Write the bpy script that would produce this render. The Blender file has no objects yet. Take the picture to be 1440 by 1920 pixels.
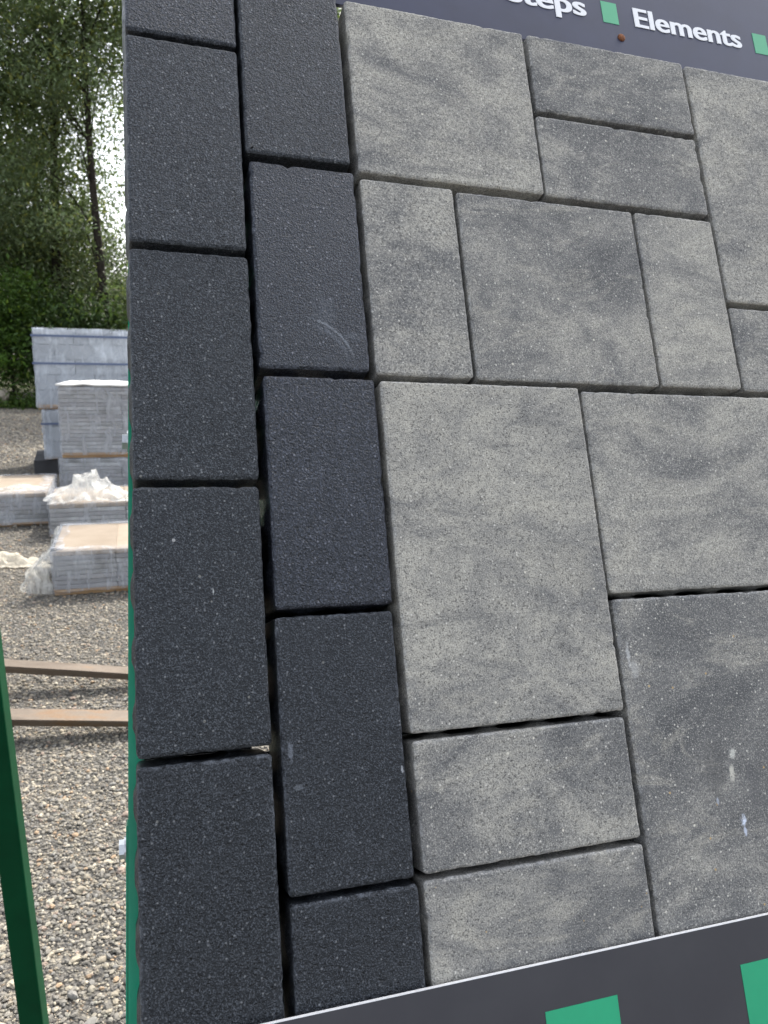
import bpy, bmesh, math, random
import numpy as np
from mathutils import Vector, Matrix, noise as mnoise

random.seed(7)
rng = np.random.default_rng(11)
scn = bpy.context.scene
col = scn.collection

# ---------------------------------------------------------------- camera
CAM_H = 1.42
cam_d = bpy.data.cameras.new('camera')
cam = bpy.data.objects.new('camera', cam_d)
col.objects.link(cam)
scn.camera = cam
cx = Vector((.9998, .0041, .0200)); cz = Vector((0, .9798, -.1999))
cy = cz.cross(cx) * -1                       # image-down is cz x cx ; up is the opposite
up = cx.cross(cz)
m = Matrix((cx, up, -cz)).transposed().to_4x4()
m.translation = (0, 0, CAM_H)
cam.matrix_world = m
cam_d.sensor_fit = 'VERTICAL'
cam_d.sensor_height = 24
cam_d.sensor_width = 18
cam_d.lens = 24 * 1445.77 / 1920
cam_d.clip_start = .02
cam_d.clip_end = 900
cam_d.dof.use_dof = True
cam_d.dof.focus_distance = .70
cam_d.dof.aperture_fstop = 11

# ---------------------------------------------------------------- light
SUN_AZ = math.radians(24)                    # from +Y towards +X
SUN_EL = math.radians(50)
w = bpy.data.worlds.new('World'); scn.world = w; w.use_nodes = True
wn = w.node_tree
bg = wn.nodes['Background']
sky = wn.nodes.new('ShaderNodeTexSky'); sky.sky_type = 'NISHITA'; sky.sun_disc = False
sky.sun_elevation = SUN_EL; sky.sun_rotation = SUN_AZ
sky.air_density = 1.0; sky.dust_density = 3.5; sky.ozone_density = 1.0
hz = wn.nodes.new('ShaderNodeHueSaturation'); hz.inputs['Saturation'].default_value = .34      # thin high cloud whitens the sky
wn.links.new(sky.outputs[0], hz.inputs['Color']); wn.links.new(hz.outputs[0], bg.inputs[0]); bg.inputs[1].default_value = .15
sd = bpy.data.lights.new('sun', 'SUN'); sd.energy = 2.0; sd.angle = math.radians(1.2); sd.color = (1, .95, .86)
so = bpy.data.objects.new('sun', sd); col.objects.link(so)
sdir = Vector((math.sin(SUN_AZ) * math.cos(SUN_EL), math.cos(SUN_AZ) * math.cos(SUN_EL), math.sin(SUN_EL)))
so.rotation_euler = sdir.to_track_quat('Z', 'Y').to_euler(); so.location = (3, 4, 8)
scn.view_settings.view_transform = 'Standard'; scn.view_settings.look = 'None'
scn.view_settings.gamma = 1; scn.view_settings.use_curve_mapping = False
scn.view_settings.exposure = 1.6

# ---------------------------------------------------------------- helpers
def link(o, parent=None):
    col.objects.link(o)
    if parent: o.parent = parent
    return o
def mesh_obj(name, verts, faces, mat, parent=None, smooth=False, loc=None):
    me = bpy.data.meshes.new(name); me.from_pydata([tuple(v) for v in verts], [], faces); me.update()
    if mat: me.materials.append(mat)
    if smooth: me.shade_smooth()
    o = bpy.data.objects.new(name, me); link(o, parent)
    if loc is not None: o.location = loc
    return o
def tag(o, label=None, cat=None, group=None, kind=None):
    for k, v in (('label', label), ('category', cat), ('group', group), ('kind', kind)):
        if v: o[k] = v
    return o
def empty(name, loc, rz=0):
    o = bpy.data.objects.new(name, None); link(o); o.location = loc; o.rotation_euler = (0, 0, rz); o.empty_display_size = .05
    return o
BOXF = [(0, 3, 2, 1), (4, 5, 6, 7), (0, 1, 5, 4), (1, 2, 6, 5), (2, 3, 7, 6), (3, 0, 4, 7)]
def boxv(x0, x1, y0, y1, z0, z1):
    return [(x0, y0, z0), (x1, y0, z0), (x1, y1, z0), (x0, y1, z0), (x0, y0, z1), (x1, y0, z1), (x1, y1, z1), (x0, y1, z1)]
def box(name, x0, x1, y0, y1, z0, z1, mat, parent=None, bev=0, seg=2):
    bm = bmesh.new()
    vs = [bm.verts.new(v) for v in boxv(x0, x1, y0, y1, z0, z1)]
    for f in BOXF: bm.faces.new([vs[i] for i in f])
    if bev: bmesh.ops.bevel(bm, geom=list(bm.edges), offset=bev, segments=seg, affect='EDGES', profile=.6)
    bm.normal_update()
    me = bpy.data.meshes.new(name); bm.to_mesh(me); bm.free(); me.materials.append(mat)
    o = bpy.data.objects.new(name, me); link(o, parent); return o
def tube(pts, rad, n=8, closed_end=True):
    V = []; F = []
    for i, p in enumerate(pts):
        p = Vector(p); a = Vector(pts[max(0, i - 1)]); b = Vector(pts[min(len(pts) - 1, i + 1)])
        d = (b - a).normalized(); s = d.orthogonal().normalized() if abs(d.z) < .9 else d.cross(Vector((0, 1, 0))).normalized()
        t = d.cross(s)
        for k in range(n):
            an = 2 * math.pi * k / n
            V.append(p + (s * math.cos(an) + t * math.sin(an)) * rad[i])
    for i in range(len(pts) - 1):
        for k in range(n):
            F.append((i * n + k, i * n + (k + 1) % n, (i + 1) * n + (k + 1) % n, (i + 1) * n + k))
    if closed_end:
        F.append(tuple(range(n))[::-1]); F.append(tuple(range((len(pts) - 1) * n, len(pts) * n)))
    return V, F

# ---------------------------------------------------------------- materials
class NT:
    def __init__(s, name):
        s.m = bpy.data.materials.new(name); s.m.use_nodes = True; s.t = s.m.node_tree
        s.b = s.t.nodes['Principled BSDF']; s.out = s.t.nodes['Material Output']
    def n(s, typ, ins=None, **kw):
        nd = s.t.nodes.new('ShaderNode' + typ)
        for k, v in kw.items(): setattr(nd, k, v)
        for k, v in (ins or {}).items(): s.put(nd.inputs[k], v)
        return nd
    def put(s, sock, v):
        if isinstance(v, bpy.types.NodeSocket): s.t.links.new(v, sock)
        else: sock.default_value = v
    def math(s, op, a, b=0., c=None, clamp=False):
        nd = s.n('Math', operation=op); nd.use_clamp = clamp; s.put(nd.inputs[0], a); s.put(nd.inputs[1], b)
        if c is not None: s.put(nd.inputs[2], c)
        return nd.outputs[0]
    def mix(s, f, a, b, typ='MIX'):
        nd = s.n('Mix', data_type='RGBA', blend_type=typ); s.put(nd.inputs[0], f); s.put(nd.inputs[6], a); s.put(nd.inputs[7], b); return nd.outputs[2]
    def ramp(s, f, stops):
        nd = s.n('ValToRGB'); s.put(nd.inputs[0], f); e = nd.color_ramp.elements
        while len(e) < len(stops): e.new(.5)
        for i, (p, c) in enumerate(stops): e[i].position = p; e[i].color = c if len(c) == 4 else (*c, 1)
        return nd.outputs[0]
    def step(s, v, a, b):
        nd = s.n('MapRange', clamp=True); s.put(nd.inputs[0], v); nd.inputs[1].default_value = a; nd.inputs[2].default_value = b; return nd.outputs[0]
    def noise(s, vec, scale, detail=2., rough=.5, dist=0.):
        nd = s.n('TexNoise', {'Scale': scale, 'Detail': detail, 'Roughness': rough, 'Distortion': dist}); s.put(nd.inputs['Vector'], vec); return nd.outputs[0]
    def vor(s, vec, scale, out=0, feature='F1', rnd=1.):
        nd = s.n('TexVoronoi', {'Scale': scale, 'Randomness': rnd}, feature=feature); s.put(nd.inputs['Vector'], vec); return nd.outputs[out]
    def set(s, **kw):
        for k, v in kw.items(): s.put(s.b.inputs[k.replace('_', ' ')], v)
    def bump(s, h, strength, dist, normal=None):
        nd = s.n('Bump', {'Strength': strength, 'Distance': dist}); s.put(nd.inputs['Height'], h)
        if normal: s.put(nd.inputs['Normal'], normal)
        return nd.outputs[0]
def rgb(r, g, b): return (r, g, b, 1)

def coords(t, seed=True):
    tc = t.n('TexCoord'); v = tc.outputs['Object']
    if not seed: return v, v, None
    oi = t.n('ObjectInfo')
    off = t.n('VectorMath', operation='SCALE'); off.inputs[0].default_value = (13.1, 7.7, 19.3); t.put(off.inputs['Scale'], oi.outputs['Random'])
    ad = t.n('VectorMath', operation='ADD'); t.put(ad.inputs[0], v); t.put(ad.inputs[1], off.outputs[0])
    return v, ad.outputs[0], oi

def paver_mat(name, dark, spots=(), arcs=()):
    t = NT(name); raw, P, oi = coords(t)
    edge = t.n('Attribute', attribute_name='edge').outputs['Fac']
    sep = t.n('SeparateColor'); t.put(sep.inputs[0], oi.outputs['Color'])
    tone, amt, sheen_rough = sep.outputs[0], sep.outputs[1], sep.outputs[2]
    grain = t.noise(P, 820, 3, .62)
    grain2 = t.noise(P, 260, 2, .6)
    spk = t.vor(P, 330, 0); spkc = t.n('TexVoronoi', {'Scale': 330.}); t.put(spkc.inputs['Vector'], P)
    csel = t.n('SeparateColor'); t.put(csel.inputs[0], spkc.outputs['Color'])
    big = t.vor(P, 120, 0); bigc = t.n('TexVoronoi', {'Scale': 120.}); t.put(bigc.inputs['Vector'], P)
    bsel = t.n('SeparateColor'); t.put(bsel.inputs[0], bigc.outputs['Color'])
    # pits
    pit = t.step(t.noise(P, 520, 1.5, .5), .38, .28)
    edgew = t.math('MULTIPLY', edge, t.step(t.noise(P, 150, 3, .7), .42, .68), clamp=True)
    if dark:
        c = t.mix(t.noise(P, 9, 3, .6), rgb(.0055, .0064, .0084), rgb(.0125, .0140, .0170))
        c = t.mix(t.math('MULTIPLY', t.step(grain, .50, .64), .95), c, rgb(.092, .100, .116))
        c = t.mix(t.math('MULTIPLY', t.math('GREATER_THAN', csel.outputs[0], .90), t.step(spk, .36, .16)), c, rgb(.19, .195, .205))
        c = t.mix(t.math('MULTIPLY', t.math('GREATER_THAN', bsel.outputs[0], .985), t.step(big, .16, .09)), c, rgb(.20, .195, .18))
        c = t.mix(t.math('MULTIPLY', pit, .85), c, rgb(.004, .004, .005))
        c = t.mix(t.math('MULTIPLY', t.step(t.noise(P, 34, 5, .75), .50, .70), .30), c, rgb(.040, .043, .048))
        smear = t.math('MULTIPLY', t.step(t.noise(P, 14, 5, .72, .6), .58, .80), .12)
        c = t.mix(smear, c, rgb(.20, .21, .23))
        c = t.mix(t.math('MULTIPLY', edgew, t.math('MULTIPLY', amt, .45)), c, rgb(.26, .28, .32))
        c = t.mix(1., c, t.n('CombineColor', {0: tone, 1: t.math('MULTIPLY', tone, 1.02), 2: t.math('ADD', tone, t.math('MULTIPLY', t.math('SUBTRACT', .44, sheen_rough), .5))}).outputs[0], 'MULTIPLY')  # smoother pavers get extra blue: sky sheen painted into the base colour
    else:
        mp = t.n('Mapping', {'Rotation': (0, .5, 0), 'Scale': (1, 1, 1.7)}); t.put(mp.inputs[0], P)
        cl = t.noise(mp.outputs[0], 6.5, 10, .72, .7)
        cl = t.math('ADD', cl, t.math('MULTIPLY', t.math('SUBTRACT', tone, .5), .55))
        c = t.ramp(cl, [(.32, (.105, .107, .110)), (.44, (.195, .193, .187)), (.53, (.315, .305, .278)), (.65, (.45, .43, .375))])
        wv = t.n('Mapping', {'Rotation': (0, -.35, 0), 'Scale': (1, 1, 2.6)}); t.put(wv.inputs[0], P)
        st_ = t.noise(wv.outputs[0], 9, 8, .68, 1.6)
        c = t.mix(t.math('MULTIPLY', t.step(st_, .53, .66), .55), c, rgb(.47, .445, .38))
        c = t.mix(t.math('MULTIPLY', t.step(st_, .46, .34), .60), c, rgb(.135, .136, .138))
        wp = t.noise(wv.outputs[0], 16, 8, .75, 2.0)
        c = t.mix(t.math('MULTIPLY', t.step(wp, .60, .72), .50), c, rgb(.105, .107, .112))
        c = t.mix(t.math('MULTIPLY', t.step(grain, .50, .36), .70), c, rgb(.09, .09, .09))
        c = t.mix(t.math('MULTIPLY', t.step(grain, .54, .68), .62), c, rgb(.62, .60, .54))
        c = t.mix(t.math('MULTIPLY', t.step(grain2, .60, .40), .22), c, rgb(.10, .105, .11))
        c = t.mix(t.math('MULTIPLY', t.math('GREATER_THAN', csel.outputs[0], .94), t.step(spk, .36, .18)), c, rgb(.58, .56, .51))
        c = t.mix(t.math('MULTIPLY', t.math('GREATER_THAN', bsel.outputs[0], .965), t.step(big, .17, .10)), c, rgb(.62, .59, .51))
        c = t.mix(t.math('MULTIPLY', t.math('LESS_THAN', bsel.outputs[1], .02), t.step(big, .15, .09)), c, rgb(.45, .32, .16))
        c = t.mix(t.math('MULTIPLY', pit, .48), c, rgb(.06, .06, .06))
        c = t.mix(t.math('MULTIPLY', edgew, .35), c, rgb(.55, .56, .57))
    for (x, z, rx, rz, colr, k) in spots:
        mp2 = t.n('Mapping', {'Location': (-x / rx, 0, -z / rz), 'Scale': (1 / rx, 0, 1 / rz)}); t.put(mp2.inputs[0], raw)
        ln = t.n('VectorMath', operation='LENGTH'); t.put(ln.inputs[0], mp2.outputs[0])
        d = t.math('ADD', ln.outputs['Value'], t.math('MULTIPLY', t.math('SUBTRACT', t.noise(raw, 130, 4, .7), .5), 3.2))
        c = t.mix(t.math('MULTIPLY', t.step(d, 1.0, .45), k), c, colr)
    for (x, z, rad, wd, ex, ez, er, colr, k) in arcs:
        sb = t.n('VectorMath', operation='DISTANCE'); t.put(sb.inputs[0], raw); sb.inputs[1].default_value = (x, 0, z)
        ring = t.math('ABSOLUTE', t.math('SUBTRACT', sb.outputs['Value'], rad))
        rr = t.step(t.math('ADD', ring, t.math('MULTIPLY', t.math('SUBTRACT', t.noise(raw, 300, 3, .7), .5), wd * 2.5)), wd, 0.)
        s3 = t.n('VectorMath', operation='DISTANCE'); t.put(s3.inputs[0], raw); s3.inputs[1].default_value = (ex, 0, ez)
        c = t.mix(t.math('MULTIPLY', t.math('MULTIPLY', rr, t.step(s3.outputs['Value'], er, er * .5)), k), c, colr)
    h = t.math('ADD', t.math('MULTIPLY', grain, .7), t.math('MULTIPLY', grain2, .6))
    h = t.math('SUBTRACT', h, t.math('MULTIPLY', pit, .9))
    h = t.math('ADD', h, t.math('MULTIPLY', t.step(spk, .5, .1), .25))
    nb = t.bump(h, 1.0 if dark else .75, .0013 if dark else .0010)
    nb = t.bump(t.noise(P, 38, 3, .6), .25, .0016, nb)
    t.set(Base_Color=c, Normal=nb)
    if dark: t.set(Roughness=t.math('ADD', t.math('MULTIPLY', grain2, .25), t.math('MULTIPLY', sheen_rough, .9)), Specular_IOR_Level=.45, Specular_Tint=rgb(.86, .92, 1.))
    else: t.set(Roughness=.86, Specular_IOR_Level=.3)
    return t.m

M_DARK = paver_mat('charcoal_concrete', True, )
M_GRAY = paver_mat('grey_concrete', False)

def simple(name, c, rough=.6, spec=.5, metal=0., nscale=None, namt=.25, bump=None, c2=None, seed=True):
    t = NT(name); raw, P, oi = coords(t, seed)
    if nscale: cc = t.mix(t.step(t.noise(P, nscale, 4, .65), .35, .68), rgb(*c), rgb(*(c2 or [x * (1 - namt) for x in c])))
    else: cc = rgb(*c)
    t.set(Base_Color=cc, Roughness=rough, Specular_IOR_Level=spec, Metallic=metal)
    if bump: t.set(Normal=t.bump(t.noise(P, bump[0], 3, .6), bump[1], bump[2]))
    return t.m

M_GREEN = simple('green_paint', (.001, .28, .155), .38, .4, nscale=8, namt=.25, bump=(90, .15, .002))
M_DKGREEN = simple('dark_green_paint', (.0005, .050, .019), .42, .12, nscale=10, namt=.3, bump=(60, .12, .002))
M_ZINC = simple('zinc_steel', (.62, .64, .66), .35, .5, .9, nscale=200, namt=.2)
M_SIGN = simple('navy_sign_vinyl', (.026, .032, .070), .36, .5, nscale=25, namt=.2, bump=(500, .05, .0003))
M_SIGN_LOW = simple('charcoal_sign_vinyl', (.029, .029, .037), .40, .5, nscale=18, c2=(.036, .036, .044), bump=(500, .05, .0003))
M_WHITE = simple('white_print', (.80, .81, .83), .5)
M_SIGNEDGE = simple('white_board_edge', (.86, .86, .86), .5)
M_SQ = simple('green_print', (.012, .34, .165), .45, nscale=20, namt=.1)
M_SQ2 = simple('pale_green_print', (.075, .40, .21), .45, nscale=20, namt=.1)
M_BACK = simple('dark_backing', (.012, .012, .013), .9, .2)
M_RUSTSCREW = simple('rusted_screw', (.12, .042, .018), .7, .4, .3, nscale=400, c2=(.30, .12, .05), bump=(900, .5, .0006))

def mat_rust():
    t = NT('rusty_steel'); raw, P, oi = coords(t)
    mp = t.n('Mapping', {'Scale': (.35, 1, 1)}); t.put(mp.inputs[0], P)
    nn = t.noise(mp.outputs[0], 9, 6, .7)
    c = t.ramp(nn, [(.30, (.10, .080, .060)), (.52, (.17, .140, .110)), (.64, (.20, .125, .068)), (.76, (.25, .12, .045))])
    c = t.mix(t.math('MULTIPLY', t.step(t.noise(P, 140, 3, .7), .45, .7), .4), c, rgb(.10, .055, .03))
    t.set(Base_Color=c, Roughness=.5, Metallic=.45, Normal=t.bump(t.noise(P, 160, 4, .7), .4, .002)); return t.m
M_RUST = mat_rust()

def mat_wood():
    t = NT('pallet_wood'); raw, P, oi = coords(t)
    mp = t.n('Mapping', {'Scale': (.12, 1, 1)}); t.put(mp.inputs[0], P)
    g = t.noise(mp.outputs[0], 60, 4, .6, .4)
    c = t.ramp(g, [(.3, (.30, .175, .085)), (.55, (.42, .27, .14)), (.75, (.50, .34, .19))])
    t.set(Base_Color=c, Roughness=.8, Normal=t.bump(g, .3, .003)); return t.m
M_WOOD = mat_wood()

def mat_slab(name, a, b, lines=0):
    t = NT(name); raw, P, oi = coords(t)
    c = t.mix(t.step(t.noise(P, 5, 5, .65), .35, .66), rgb(*a), rgb(*b))
    c = t.mix(t.math('MULTIPLY', t.step(t.noise(P, 300, 2, .6), .5, .7), .25), c, rgb(a[0] * .5, a[1] * .5, a[2] * .5))
    v = t.n('HueSaturation', {'Color': c}); t.put(v.inputs['Value'], t.math('ADD', t.math('MULTIPLY', oi.outputs['Random'], .35), .82))
    t.set(Base_Color=v.outputs[0], Roughness=.85, Specular_IOR_Level=.3, Normal=t.bump(t.noise(P, 240, 3, .6), .4, .002)); return t.m
M_SLAB_TAN = mat_slab('tan_slab', (.22, .175, .130), (.27, .225, .175))
M_SLAB_GREY = mat_slab('grey_slab', (.24, .235, .235), (.34, .33, .32))
M_SLAB_STAIN = mat_slab('weathered_slab', (.20, .195, .18), (.46, .46, .455))
M_BLOCK = mat_slab('grey_block', (.32, .335, .35), (.40, .415, .43))
M_BLOCK_D = mat_slab('charcoal_block', (.045, .046, .05), (.075, .076, .08))
M_STRAP = simple('navy_strap', (.08, .11, .2), .5)

def mat_film(name, a0, a1, scale=7, tint=(.66, .69, .74)):
    t = NT(name); raw, P, oi = coords(t)
    mp = t.n('Mapping', {'Rotation': (.2, .75, .2), 'Scale': (1, 1, .28)}); t.put(mp.inputs[0], P)
    n1 = t.noise(mp.outputs[0], scale * 2.2, 5, .62, .4)
    n2 = t.noise(P, scale * .6, 4, .6, .8)
    wr = t.step(n1, .48, .66)
    f = t.math('ADD', t.math('MULTIPLY', wr, .38), t.math('MULTIPLY', t.step(n2, .46, .66), .30))
    f = t.math('ADD', t.math('MULTIPLY', f, a1), a0, clamp=True)
    t.set(Base_Color=rgb(*tint), Roughness=.28, Specular_IOR_Level=.55, Normal=t.bump(t.math('ADD', n1, n2), .8, .02))
    trl = t.n('BsdfTranslucent', {'Color': rgb(*tint)})
    ms0 = t.n('MixShader', {0: .35}); t.put(ms0.inputs[1], t.b.outputs[0]); t.put(ms0.inputs[2], trl.outputs[0])
    tr = t.n('BsdfTransparent', {'Color': rgb(.97, .98, 1)})
    ms = t.n('MixShader'); t.put(ms.inputs[0], f); t.put(ms.inputs[1], tr.outputs[0]); t.put(ms.inputs[2], ms0.outputs[0])
    t.t.links.new(ms.outputs[0], t.out.inputs[0]); return t.m
M_FILM = mat_film('stretch_film', .13, .85)
M_FILM_THICK = mat_film('white_film', .17, .72)
M_FILM_LOOSE = mat_film('loose_film', .24, 1.1, 9, (.70, .70, .67))
M_FOAM = simple('white_sheet', (.66, .66, .64), .6, nscale=12, namt=.08, bump=(20, .4, .02))

def mat_ground():
    t = NT('fine_gravel'); raw, P, oi = coords(t, False)
    v1 = t.n('TexVoronoi', {'Scale': 62.}); t.put(v1.inputs['Vector'], P)
    v2 = t.n('TexVoronoi', {'Scale': 130.}); t.put(v2.inputs['Vector'], P)
    s1 = t.n('SeparateColor'); t.put(s1.inputs[0], v1.outputs['Color'])
    s2 = t.n('SeparateColor'); t.put(s2.inputs[0], v2.outputs['Color'])
    stops = [(0, (.075, .073, .07)), (.25, (.14, .132, .118)), (.45, (.22, .20, .165)), (.62, (.18, .178, .17)), (.78, (.32, .28, .215)), (.9, (.40, .36, .28)), (1, (.33, .22, .13))]
    c1 = t.ramp(s1.outputs[0], stops); c2 = t.ramp(s2.outputs[1], stops)
    c = t.mix(t.step(v1.outputs[0], .46, .52), c1, c2)
    c = t.mix(t.math('MULTIPLY', t.step(v2.outputs[0], .42, .62), .5), c, rgb(.05, .048, .044))
    big = t.noise(P, .45, 4, .6)
    c = t.mix(t.math('MULTIPLY', t.step(big, .42, .62), .25), c, rgb(.23, .21, .175))
    far = t.noise(P, 6.5, 4, .8)
    c = t.mix(t.math('MULTIPLY', t.step(far, .58, .42), .6), c, rgb(.075, .073, .070))
    mid = t.noise(P, 22, 3, .75)
    c = t.mix(t.math('MULTIPLY', t.step(mid, .52, .36), .75), c, rgb(.060, .058, .054))
    c = t.mix(t.math('MULTIPLY', t.step(mid, .54, .68), .55), c, rgb(.36, .325, .26))
    h = t.math('ADD', t.math('SUBTRACT', 1., v1.outputs[0]), t.math('MULTIPLY', t.math('SUBTRACT', 1., v2.outputs[0]), .4))
    c = t.mix(1., c, rgb(.84, .84, .85), 'MULTIPLY')  # whole ground darkened to stand in for shade among the scattered stones
    t.set(Base_Color=c, Roughness=.9, Specular_IOR_Level=.25, Normal=t.bump(h, 1., .016)); return t.m
def mat_stone():
    t = NT('gravel_stone'); raw, P, oi = coords(t, False)
    at = t.n('Attribute', attribute_name='tint').outputs['Color']
    c = t.mix(t.math('MULTIPLY', t.step(t.noise(P, 260, 3, .65), .45, .7), .3), at, rgb(.09, .085, .08))
    t.set(Base_Color=c, Roughness=.8, Specular_IOR_Level=.3, Normal=t.bump(t.noise(P, 320, 3, .6), .35, .002)); return t.m
def mat_leaf(name):
    t = NT(name)
    at = t.n('Attribute', attribute_name='tint').outputs['Color']
    t.set(Base_Color=at, Roughness=.5, Specular_IOR_Level=.4)
    trl = t.n('BsdfTranslucent'); tc = t.mix(.5, at, rgb(.10, .16, .015)); t.put(trl.inputs[0], tc)
    ms = t.n('MixShader', {0: .45}); t.put(ms.inputs[1], t.b.outputs[0]); t.put(ms.inputs[2], trl.outputs[0])
    t.t.links.new(ms.outputs[0], t.out.inputs[0]); return t.m
M_LEAF = mat_leaf('leaf')
M_BARK = simple('bark', (.045, .037, .030), .9, .2, nscale=9, c2=(.022, .018, .015), bump=(14, .9, .06))
M_ROCK = simple('pale_rock', (.36, .32, .26), .85, .3, nscale=4, namt=.4, bump=(9, .8, .06))

# ---------------------------------------------------------------- ground
g = mesh_obj('gravel_yard', [(-300, -300, 0), (300, -300, 0), (300, 300, 0), (-300, 300, 0)], [(0, 1, 2, 3)], mat_ground())
tag(g, 'grey and tan gravel yard reaching back to the trees', None, None, 'structure')

def ico():
    p = (1 + 5 ** .5) / 2
    v = np.array([(-1, p, 0), (1, p, 0), (-1, -p, 0), (1, -p, 0), (0, -1, p), (0, 1, p), (0, -1, -p), (0, 1, -p), (p, 0, -1), (p, 0, 1), (-p, 0, -1), (-p, 0, 1)], float)
    v /= np.linalg.norm(v[0])
    f = np.array([(0, 11, 5), (0, 5, 1), (0, 1, 7), (0, 7, 10), (0, 10, 11), (1, 5, 9), (5, 11, 4), (11, 10, 2), (10, 7, 6), (7, 1, 8), (3, 9, 4), (3, 4, 2), (3, 2, 6), (3, 6, 8), (3, 8, 9), (4, 9, 5), (2, 4, 11), (6, 2, 10), (8, 6, 7), (9, 8, 1)])
    return v, f
def sub(v, f):
    v = [tuple(x) for x in v]; c = {}; nf = []
    def mid(a, b):
        k = (min(a, b), max(a, b))
        if k not in c:
            q = (np.array(v[a]) + np.array(v[b])) / 2; q /= np.linalg.norm(q); v.append(tuple(q)); c[k] = len(v) - 1
        return c[k]
    for a, b, d in f:
        x, y, z = mid(a, b), mid(b, d), mid(d, a); nf += [(a, x, z), (b, y, x), (d, z, y), (x, y, z)]
    return np.array(v), np.array(nf)
def raw_mesh(name, V, F, mat, tint=None, smooth=True):
    """V (n,3), F (m,k) arrays, tint (n,3)"""
    me = bpy.data.meshes.new(name); k = F.shape[1]
    me.vertices.add(len(V)); me.vertices.foreach_set('co', V.astype(np.float32).ravel())
    me.loops.add(F.size); me.loops.foreach_set('vertex_index', F.astype(np.int32).ravel())
    me.polygons.add(len(F)); me.polygons.foreach_set('loop_start', np.arange(0, F.size, k, dtype=np.int32))
    me.polygons.foreach_set('use_smooth', np.full(len(F), smooth))
    if tint is not None:
        a = me.color_attributes.new('tint', 'FLOAT_COLOR', 'POINT')
        a.data.foreach_set('color', np.c_[tint, np.ones(len(tint))].astype(np.float32).ravel())
    me.update(calc_edges=True); me.validate(); me.materials.append(mat)
    return me
PAL = np.array([(.075, .073, .072), (.125, .12, .112), (.19, .18, .16), (.25, .228, .185), (.16, .16, .158), (.31, .27, .205), (.40, .35, .265), (.50, .45, .36), (.36, .235, .135), (.29, .21, .17), (.21, .21, .175)])
PW = np.array([.10, .15, .16, .14, .13, .12, .08, .045, .035, .02, .02]); PW /= PW.sum()
def stones(n, xr, yr, keep, smin, smax, base, seed):
    r = np.random.default_rng(seed)
    x = r.uniform(*xr, n); y = r.uniform(*yr, n); k = keep(x, y); x = x[k]; y = y[k]; n = len(x)
    bv, bf = base
    s = smin * (smax / smin) ** (r.random(n) ** 2.1)
    sc = np.c_[s * r.uniform(.9, 1.35, n), s * r.uniform(.6, 1., n), s * r.uniform(.40, .72, n)] * .5
    V = bv[None] * (1 + r.normal(0, .13, (n, len(bv), 1))) * sc[:, None]
    a = r.uniform(0, 2 * np.pi, n); tx = r.normal(0, .28, n)
    c, s_ = np.cos(tx)[:, None], np.sin(tx)[:, None]
    Y = V[..., 1] * c - V[..., 2] * s_; Z = V[..., 1] * s_ + V[..., 2] * c; X = V[..., 0]
    ca, sa = np.cos(a)[:, None], np.sin(a)[:, None]
    V = np.stack([X * ca - Y * sa + x[:, None], X * sa + Y * ca + y[:, None], Z + (sc[:, 2] * r.uniform(.25, .95, n))[:, None]], -1)
    F = bf[None] + (np.arange(n) * len(bv))[:, None, None]
    t = (PAL[r.choice(len(PAL), n, p=PW)] * .64 + np.array([.215, .193, .155]) * .36) * r.uniform(.85, 1.15, (n, 1))
    T = np.repeat(t[:, None], len(bv), 1)
    return V.reshape(-1, 3), F.reshape(-1, 3), T.reshape(-1, 3)
I0 = ico(); I1 = sub(*I0)
OC = (np.array([(1, 0, 0), (0, 1, 0), (-1, 0, 0), (0, -1, 0), (0, 0, 1), (0, 0, -1)], float), np.array([(0, 1, 4), (1, 2, 4), (2, 3, 4), (3, 0, 4), (1, 0, 5), (2, 1, 5), (3, 2, 5), (0, 3, 5)]))
def wedge2(x, y): return (x > -.58 * y) & (x < -.28 * y)
def wedge(x, y): return (x > -.62 * y - .35) & (x < -.20 * y + .40)
parts = [stones(72000, (-2.1, .5), (1.0, 2.7), wedge, .004, .0175, I0, 1),
         stones(1300, (-2.1, .5), (1.0, 2.7), wedge, .012, .028, I1, 2),
         stones(70000, (-3.6, .2), (2.7, 5.4), wedge, .005, .021, I0, 3),
         stones(34000, (-6.2, -.4), (5.4, 9.5), wedge, .012, .032, OC, 4),
         stones(80000, (-11, -2.2), (9.5, 18.4), wedge2, .020, .055, OC, 5)]
Vs, Fs, Ts, o = [], [], [], 0
for V, F, T in parts: Vs.append(V); Fs.append(F + o); Ts.append(T); o += len(V)
st = bpy.data.objects.new('gravel', raw_mesh('gravel', np.concatenate(Vs), np.concatenate(Fs), mat_stone(), np.concatenate(Ts), False))
link(st); tag(st, 'loose rounded grey and tan stones covering the yard', 'gravel', None, 'stuff')

# ---------------------------------------------------------------- display stand
U = Vector((.9516, .3062, -.0251)).normalized()
Vd = Vector((.1029, -.3947, -.9130)); Nn = U.cross(Vd).normalized(); Vd = Nn.cross(U)
O = Vector((-.1936, .5846, 1.3162))
BU, BV, BN = .40, .70, .03                        # the empty sits at the foot of the board
stand = empty('display_stand', (0, 0, 0))
mw = Matrix((U, Nn, -Vd)).transposed().to_4x4(); mw.translation = O + U * BU + Vd * BV + Nn * BN
stand.matrix_world = mw
tag(stand, 'green steel stand leaning back, clad with charcoal and grey concrete pavers', 'display stand')
def L(u, v, n): return Vector((u - BU, n - BN, BV - v))
def lbox(name, u0, u1, v0, v1, n0, n1, mat, bev=0, parent=None):
    a = L(u0, v1, n0); b = L(u1, v0, n1); c = (a + b) / 2
    if parent: c0 = c - parent.location
    h = (b - a) / 2
    ob = box(name, -h.x, h.x, -h.y, h.y, -h.z, h.z, mat, parent or stand, bev)
    ob.location = c if not parent else c - parent.location
    return ob

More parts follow.
